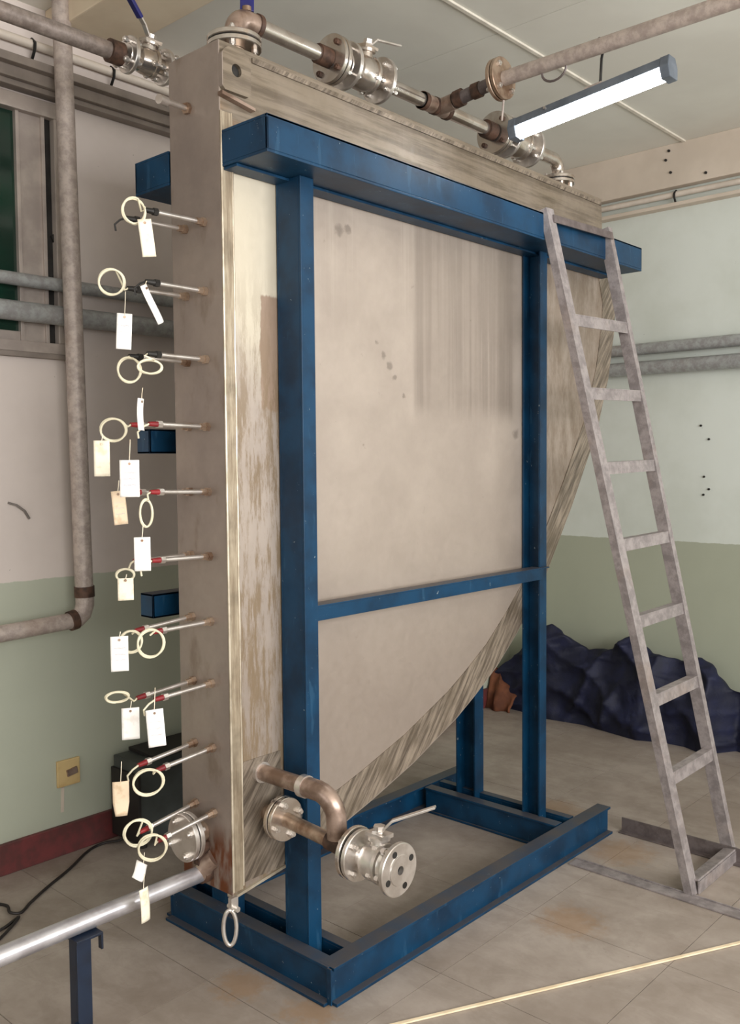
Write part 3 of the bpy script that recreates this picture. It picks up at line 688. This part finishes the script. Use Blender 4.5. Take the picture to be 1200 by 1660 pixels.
# ---------------------------------------------------------------- downpipe on the back wall
dp = thing('downpipe', 'weathered vertical pipe turning left at its rusty elbow, before back wall', 'pipe', (1.82, 3.1, .95))
pipe((1.788, 3.1, 3.165), (1.822, 3.1, 1.01), M['galvold'], dp, .033, n=24)
pipe((1.822, 3.1, 1.045), (1.823, 3.1, 1.005), M['rusty'], dp, .037, 'collar')
obj('elbow', MB().tube([(1.823, 3.1, 1.01), (1.823, 3.1, .975), (1.812, 3.1, .945), (1.79, 3.1, .928), (1.765, 3.1, .922)], .034, 16), M['galvold'], dp, smooth=True)
pipe((1.785, 3.1, .926), (1.758, 3.1, .921), M['rusty'], dp, .037, 'collar')
pipe((1.765, 3.1, .922), (-1.5, 3.1, .80), M['galvold'], dp, .030, n=24)

# ---------------------------------------------------------------- thermocouple probes on the end plate
FZ = [2.158, 1.971, 1.785, 1.600, 1.420, 1.240, 1.057, .882, .698, .511]
BZ = [2.153, 1.967, 1.783, 1.602, 1.419, 1.239, 1.062, .877, .696, .519]
FT = [2.156, 1.972, 1.786, 1.603, 1.424, 1.243, 1.054, .874, .684, .492]
BT = [2.150, 1.966, 1.786, 1.604, 1.422, 1.238, 1.050, .865, .680, .495]
ordn = ['top', 'second', 'third', 'fourth', 'fifth', 'sixth', 'seventh', 'eighth', 'ninth', 'lowest']
COILS = {  # (row, side): centre, half width, half height
    (0, 'f'): ((1.378, 2.06, 2.145), .0284, .0316), (1, 'b'): ((1.359, 2.14, 1.974), .0322, .0322), (2, 'b'): ((1.407, 2.14, 1.749), .0296, .0329),
    (2, 'f'): ((1.417, 2.06, 1.752), .0306, .0177), (3, 'b'): ((1.354, 2.14, 1.589), .0324, .0292), (4, 'f'): ((1.396, 2.06, 1.37), .0161, .0355),
    (5, 'b'): ((1.38, 2.14, 1.203), .0231, .0165), (6, 'b'): ((1.394, 2.14, 1.021), .0283, .0283), (6, 'f'): ((1.402, 2.06, 1.025), .0342, .0359),
    (7, 'b'): ((1.347, 2.14, .879), .0296, .0148), (8, 'f'): ((1.385, 2.06, .656), .0393, .0327), (9, 'b'): ((1.402, 2.14, .493), .0371, .0371), (9, 'f'): ((1.393, 2.06, .477), .0362, .0362)}
ex = V((math.sin(yaw+.3), -math.cos(yaw+.3), 0))   # wall-parallel direction the coils lie in
def loop(c, rx, ry, turns=2.6, n=26, seed=0, k=None):
    rnd = random.Random(seed); c = V(c); nrm = ex.cross(V((0, 0, 1))); pts = []
    N = int(turns*n); ph = 1.2
    for i in range(N):
        a = ph+2*math.pi*i/n; g = 1+.05*math.sin(i*.37+seed)
        pts.append(c+ex*rx*g*math.cos(a)+V((0, 0, 1))*ry*g*math.sin(a)+nrm*(.006*math.sin(i*.21+seed)))
    return pts
def probe(row, side):
    z0 = (FZ if side == 'f' else BZ)[row]; z1 = (FT if side == 'f' else BT)[row]
    y0 = 2.062 if side == 'f' else 2.146; redc = row >= 3
    look = []
    if (row, side) in COILS: look.append('a coil of ivory cable')
    where = ordn[row]+' of '+('front' if side == 'f' else 'rear')+' column on end plate'
    lab = 'steel probe with %s, %s' % (('coiled cable and ' if (row, side) in COILS else '')+('red tip' if redc else 'dark tip'), where)
    t = thing('sensor_probe', lab, 'probe', (1.605, y0, z0), 'sensor probes on the tank end plate')
    p0 = V((1.603, y0, z0)); p1 = V((1.447, y0, z1)); d = (p1-p0).normalized()
    obj('rod', MB().cyl(p0, p1, .0062, 12), M['ssm'], t, smooth=True)
    obj('boss', MB().lathe(p0+d*-.002, d, [(0, .013), (.012, .013), (.012, .0095), (.028, .0095)], 6), M['nickel'], t)
    obj('gland_nut', MB().lathe(p1-d*.004, d, [(0, .0100), (.014, .0100)], 6), M['ssm'] if redc else M['dark'], t)
    obj('tip_sleeve', MB().cyl(p1+d*.008, p1+d*.036, .0080, 10, .006), M['red'] if redc else M['dark'], t, smooth=True)
    if (row, side) in COILS:
        c, rx, ry = COILS[(row, side)]
        lead = [p1+d*.034, p1+d*.045+V((0, 0, -.006))]
        L = loop(c, rx, ry, seed=row*3+(side == 'f'))
        obj('cable_coil', MB().tube(lead+L, .0027, 7), M['cable'], t, smooth=True)
    else:
        e = p1+d*.034
        obj('cable_tail', MB().tube([e, e+V((-.02, 0, -.008)), e+V((-.034, .004, -.022)), e+V((-.03, .006, -.038))], .0027, 7), M['cable'] if redc else M['dark'], t, smooth=True)
for row in range(10):
    probe(row, 'f'); probe(row, 'b')

# ---------------------------------------------------------------- paper tags
TAGS = [  # centre, width, height, roll degrees, paper, yaw, attachment point z above, label, curl
 ((1.402, 2.04, 2.078), .0348, .095, -7, 'cardc', .1, .035, 'cream paper tag stained brown at top, highest tag of all', 0),
 ((1.387, 2.13, 1.848), .039, .0942, 3, 'card', 0, .060, 'white paper tag on a long thread below the second highest coil', 0),
 ((1.407, 2.03, 1.910), .026, .105, -30, 'card', .9, .012, 'white paper tag twisted edge-on beside the second highest probe pair', .5),
 ((1.374, 2.04, 1.626), .026, .0825, 4, 'card', 1.0, .03, 'narrow white paper tag turned edge-on above the fourth probes', .3),
 ((1.312, 2.13, 1.514), .04, .0928, 0, 'cardc', 0, .02, 'cream paper tag hanging furthest left, under the fourth highest coil', 0),
 ((1.335, 2.04, 1.462), .0487, .0943, 0, 'card', 0, .055, 'largest white paper tag, overlapping a tan tag below it', 0),
 ((1.361, 2.13, 1.384), .0358, .0896, -5, 'cardt', .1, .03, 'tan paper tag tucked behind the largest white tag', 0),
 ((1.368, 2.04, 1.266), .0415, .0878, 0, 'card', 0, .035, 'white paper tag below the narrow coil, at the sixth probes', 0),
 ((1.374, 2.13, 1.166), .0411, .0591, 0, 'cardc', 0, .012, 'short cream paper tag directly under the small crumpled coil', 0),
 ((1.351, 2.13, .996), .0459, .0933, 0, 'card', 0, .015, 'white paper tag left of two round coils at the seventh probes', 0),
 ((1.38, 2.13, .802), .0465, .0863, 0, 'card', 0, .02, 'left of the two white paper tags hanging side by side', .1),
 ((1.398, 2.04, .803), .0456, .1009, -4, 'card', 0, .06, 'right of the two white paper tags hanging side by side', 0),
 ((1.345, 2.13, .606), .0429, .0956, 0, 'cardt', 0, .055, 'tapered pale paper tag hanging in front of the dark grey box', .15),
 ((1.351, 2.04, .342), .030, .0908, -3, 'cardc', .75, .04, 'lowest paper tag, narrow and pale above the thick pipe', .2),
 ((1.397, 2.13, .391), .040, .0437, 38, 'card', .5, .03, 'small curled white tag just above the lowest tag', .9)]
for i, (c, wd, ht, rl, mt, yw, al, lab, curl) in enumerate(TAGS):
    c = V(c); t = thing('paper_tag', lab, 'tag', c, 'paper tags on the probe cables')
    e = Matrix.Rotation(yw*.9, 3, 'Z') @ ex; up_ = V((0, 0, 1)); R3 = Matrix.Rotation(math.radians(-rl), 3, e.cross(up_))
    ee = R3 @ e; uu = R3 @ up_; nn = ee.cross(uu)
    taper = .72 if 'tapered' in lab else 1
    m = MB(); m.grid(lambda a, b: c+ee*(a-.5)*wd*(1 if b > .4 else taper+(1-taper)*b/.4)+uu*(b-.5)*ht+nn*(.012*curl*math.sin(a*3.1)+.010*(curl+.15)*math.sin(b*2.6+i)), 6, 10)
    cd = obj('card', m, M[mt], t, smooth=True)
    md = cd.modifiers.new('solid', 'SOLIDIFY'); md.thickness = .0008
    top = c+uu*ht*.47
    obj('thread', MB().tube([top, top+V((0, 0, al*.5))+ee*.002, top+V((.004, 0, al))], .0011, 5), M['cardc'], t)
    obj('punch_hole', MB().lathe(c+uu*ht*.40+nn*-.002, nn, [(0, .0035), (.004, .0035)], 12), M['nickel'], cd)
    if mt != 'cardc' and not curl:                                # faint handwriting
        m = MB()
        for q in range(3):
            rnd = random.Random(i*7+q); L_ = [c+ee*wd*(-.32+.64*k/9)+uu*ht*(.16-.17*q+.018*rnd.uniform(-1, 1))-nn*.0012 for k in range(10)]
            L2 = [c+ee*wd*(-.32+.64*k/9)+uu*ht*(.16-.17*q+.018*rnd.uniform(-1, 1))+nn*.0012 for k in range(10)]
            m.tube(L_, .0006, 4); m.tube(L2, .0006, 4)
        obj('handwriting', m, M['ink'], cd)

# ---------------------------------------------------------------- ladder
ld = thing('ladder', 'dusty grey metal ladder leaning on the blue top beam', 'ladder', (3.2, 1.27, 0))
la0, la1 = V((3.06, 1.268, .0)), V((2.952, 1.79, 2.405)); ra0, ra1 = V((3.415, 1.268, .0)), V((3.395, 1.79, 2.419))
def angle_rail(p0, p1, inward, wf, wd_, name='side_rail', mat='alu', t=.005):
    """front face faces -Y; second leg runs back"""
    p0, p1 = V(p0), V(p1); dd = (p1-p0).normalized(); s_ = V((1, 0, 0))*inward; s_ = (s_-dd*s_.dot(dd)).normalized(); b_ = dd.cross(s_)
    if b_.y < 0: b_ = -b_
    m = MB()
    m.prism([p0, p0+s_*wf, p0+s_*wf+b_*t, p0+b_*t], p1-p0); m.prism([p0+s_*0+b_*t, p0+s_*t+b_*t, p0+s_*t+b_*wd_, p0+b_*wd_], p1-p0)
    return obj(name, m, M[mat], ld, bevel=.001), dd, s_, b_
_, dd, s_, b_ = angle_rail(la0-V((.036, 0, 0)), la1-V((.03, 0, 0)), 1, .050, .030)
_, dd2, s2, b2_ = angle_rail(ra0+V((-.012, 0, 0)), ra1+V((-.012, 0, 0)), 1, .030, .045)
for z in (2.024, 1.758, 1.49, 1.217, .948, .675, .406):
    k = z/2.405; p = la0.lerp(la1, k); q = ra0.lerp(ra1, k)
    m = MB(); m.obox((p+q)/2+V((0, .014, 0)), (q-p)/2+V((.006, 0, 0)), (0, .018, -.004), (0, .002, .018)*1)
    obj('rung', MB().obox((p+q)/2+V((0, .018, -.002)), (q-p)/2, (0, .016, 0), (0, 0, .0025)).obox((p+q)/2+V((0, .003, -.022)), (q-p)/2, (0, .0025, 0), (0, .003, .021)), M['alu'], ld, bevel=.0008)
k = 1.0
obj('top_rung', MB().obox((la0.lerp(la1, .985)+ra0.lerp(ra1, .985))/2+V((0, -.004, 0)), (ra1-la1)/2, (0, .003, 0), (0, .002, .014)), M['alud'], ld)
obj('foot_rail', MB().obox((la0+ra0)/2+V((-.0, .018, .045)), (ra0-la0)/2, (0, .022, -.004), (0, .001, .003)).obox((la0+ra0)/2+V((0, -.004, .022)), (ra0-la0)/2, (0, .003, 0), (0, 0, .022)), M['alu'], ld, bevel=.001)
# floor angles
obj('base_rail', MB().box(2.975, 3.032, .99, 1.718, .0005, .006).box(3.026, 3.032, .99, 1.718, .006, .010), M['alu'], ld, bevel=.001, label='pale flat floor angle')
obj('base_rail', MB().box(3.395, 3.401, .86, 1.722, .003, .055).box(3.365, 3.401, .86, 1.722, .0005, .005), M['alud'], ld, bevel=.001, label='dark upright floor angle')

# ---------------------------------------------------------------- tarpaulin heap
TH = [(1.0, .30), (1.3, .34), (1.707, .294), (1.80, .325), (1.865, .427), (1.947, .47), (2.062, .431), (2.218, .459), (2.307, .541), (2.36, .52), (2.435, .443), (2.607, .424), (2.746, .495), (2.827, .547), (2.9, .52), (3.061, .345), (3.215, .20)]
TB = [(1.0, 4.45), (1.5, 4.60), (1.76, 4.72), (1.82, 4.62), (1.86, 4.55), (1.99, 4.615), (2.11, 4.61), (2.236, 4.556), (2.592, 4.63), (2.818, 4.60), (3.0, 4.64), (3.215, 4.67)]
def ip(tab, y):
    for (a, b), (c, d_) in zip(tab, tab[1:]):
        if y <= c:
            k = (y-a)/(c-a); k = max(0, min(1, k)); return b+(d_-b)*k
    return tab[-1][1]
def tarp(uu, vv):
    y = 1.0+2.21*uu; h = ip(TH, y); xb = ip(TB, y); xr = 4.685
    if vv < .6:
        a = vv/.6*math.pi/2; bul = 1-.12*math.sin(2*a)
        x = xb+(xr-xb)*(1-math.cos(a))*bul; z = h*math.sin(a)
    else:
        k = (vv-.6)/.4; x = xr+(4.835-xr)*k; z = h*(1-.55*k*k)
    p = V((x, y, z))
    wob = noise.noise(V((y*1.7, z*2.2, 5)))*.9
    def fold(fy, fz, k, ph):                                      # sharp creases running across the heap
        return 1-abs(math.sin((y*fy+z*fz)*k+ph+wob*2.6+1.3*noise.noise(V((y*4, z*4, ph)))))
    n1 = noise.noise(V((y*4, z*3.5-y*2, 2))); n2 = noise.noise(V((y*15+z*9, z*9-y*6, 3)))
    rg = .55*fold(1, .9, 10, 0)**2+.45*fold(1, -1.5, 8, 2)**2+.25*fold(.5, 2.2, 15, 4)**3
    am = min(1, z/.05)*(1 if vv < .85 else .3)
    p.x += am*(.045*n1+.012*n2-.062*rg+.02); p.z += am*(.010*n2+.018*rg*(1 if vv > .3 else .3)-.006)
    p.x = min(p.x, 4.825); p.z = max(p.z, .002 if vv > 0 else 0); return p
tp = MB().grid(tarp, 220, 56)
tp_o = obj('tarpaulin', tp, M['tarp'], smooth=False, org=(4.65, 2.2, 0))
for p in tp_o.data.polygons: p.use_smooth = True
tag(tp_o, 'crumpled dark navy tarpaulin heaped along the right wall', 'tarpaulin')
m = MB().grid(lambda a, b: V((4.56+.10*b+.02*math.sin(a*9), 3.05+.165*a, max(.002, (.015+.23*math.sin(b*1.5)*(.3+.7*a)) if b > 0 else 0)))+V((.012*noise.noise(V((a*6, b*6, 2))), 0, 0)), 16, 12)
oc = tag(obj('orange_cloth', m, M['orange'], smooth=True, org=(4.6, 3.1, 0)), 'folded orange brown cloth at the left end of the navy tarpaulin', 'cloth')
md = oc.modifiers.new('solid', 'SOLIDIFY'); md.thickness = .012; md.offset = -1

# ---------------------------------------------------------------- floor things
bx = thing('equipment_box', 'dark grey steel box on the floor behind the left end of tank', 'box', (2.2, 3.1, 0))
obj('body', MB().box(1.99, 2.55, 3.02, 3.20, .035, .345), M['box'], bx, bevel=.006)
obj('lid', MB().box(2.06, 2.55, 3.01, 3.20, .346, .36), M['black'], bx, bevel=.002)
obj('side_strip', MB().box(1.978, 1.99, 3.01, 3.20, .03, .30), M['black'], bx, bevel=.002)
for x in (2.02, 2.5):
    for y in (3.05, 3.17): obj('foot', MB().cyl((x, y, 0), (x, y, .036), .016, 12), M['black'], bx)
# power cord
cp = [(2.02, 3.16, .06), (1.985, 3.14, .02), (1.93, 3.19, .006), (1.85, 3.17, .005), (1.72, 3.08, .005), (1.60, 3.01, .005), (1.50, 2.945, .005), (1.44, 2.90, .005), (1.41, 2.915, .012), (1.43, 2.98, .006), (1.40, 3.03, .005), (1.33, 3.02, .005), (1.24, 2.93, .005), (1.25, 2.85, .005), (1.34, 2.84, .005), (1.42, 2.875, .006), (1.33, 2.80, .005), (1.2, 2.72, .005), (1.0, 2.6, .005)]
def smoothp(p, n=6):
    p = [V(q) for q in p]; out = []
    for i in range(len(p)-1):
        a, b, c, e = p[max(i-1, 0)], p[i], p[i+1], p[min(i+2, len(p)-1)]
        for k in range(n):
            t = k/n; out.append(.5*((2*b)+(c-a)*t+(2*a-5*b+4*c-e)*t*t+(3*b-a-3*c+e)*t**3))
    return out+[p[-1]]
tag(obj('power_cord', MB().tube(smoothp(cp), .005, 8), M['black'], smooth=True, org=(1.6, 3.0, 0)), 'black cord looping on the floor below the maroon skirting', 'cord')
tag(obj('string_line', MB().obox(((1.60+3.25)/2, (1.668+.817)/2, .0030), ((3.25-1.60)/2, (.817-1.668)/2, 0), (.0026, .005, 0), (0, 0, .0022)), M['string'], bevel=.0008, org=(2.4, 1.24, 0)), 'cream string stretched straight across the floor at the lower right', 'string')
sk = thing('wall_socket', 'stained cream wall socket with faint mark below, on green dado', 'socket', (1.81, YW, .31))
obj('plate', MB().box(1.762, 1.858, YW-.012, YW, .262, .365), M['sand'], sk, bevel=.004)
obj('rocker', MB().obox((1.822, YW-.014, .315), (.022, 0, .004), (0, .005, 0), (-.002, 0, .013)), M['elbow'], sk, bevel=.002)
obj('cable_chase', MB().obox((1.786, YW-.001, .21), (.006, 0, 0), (0, .0015, 0), (.002, 0, .048)), M['beam'], sk)
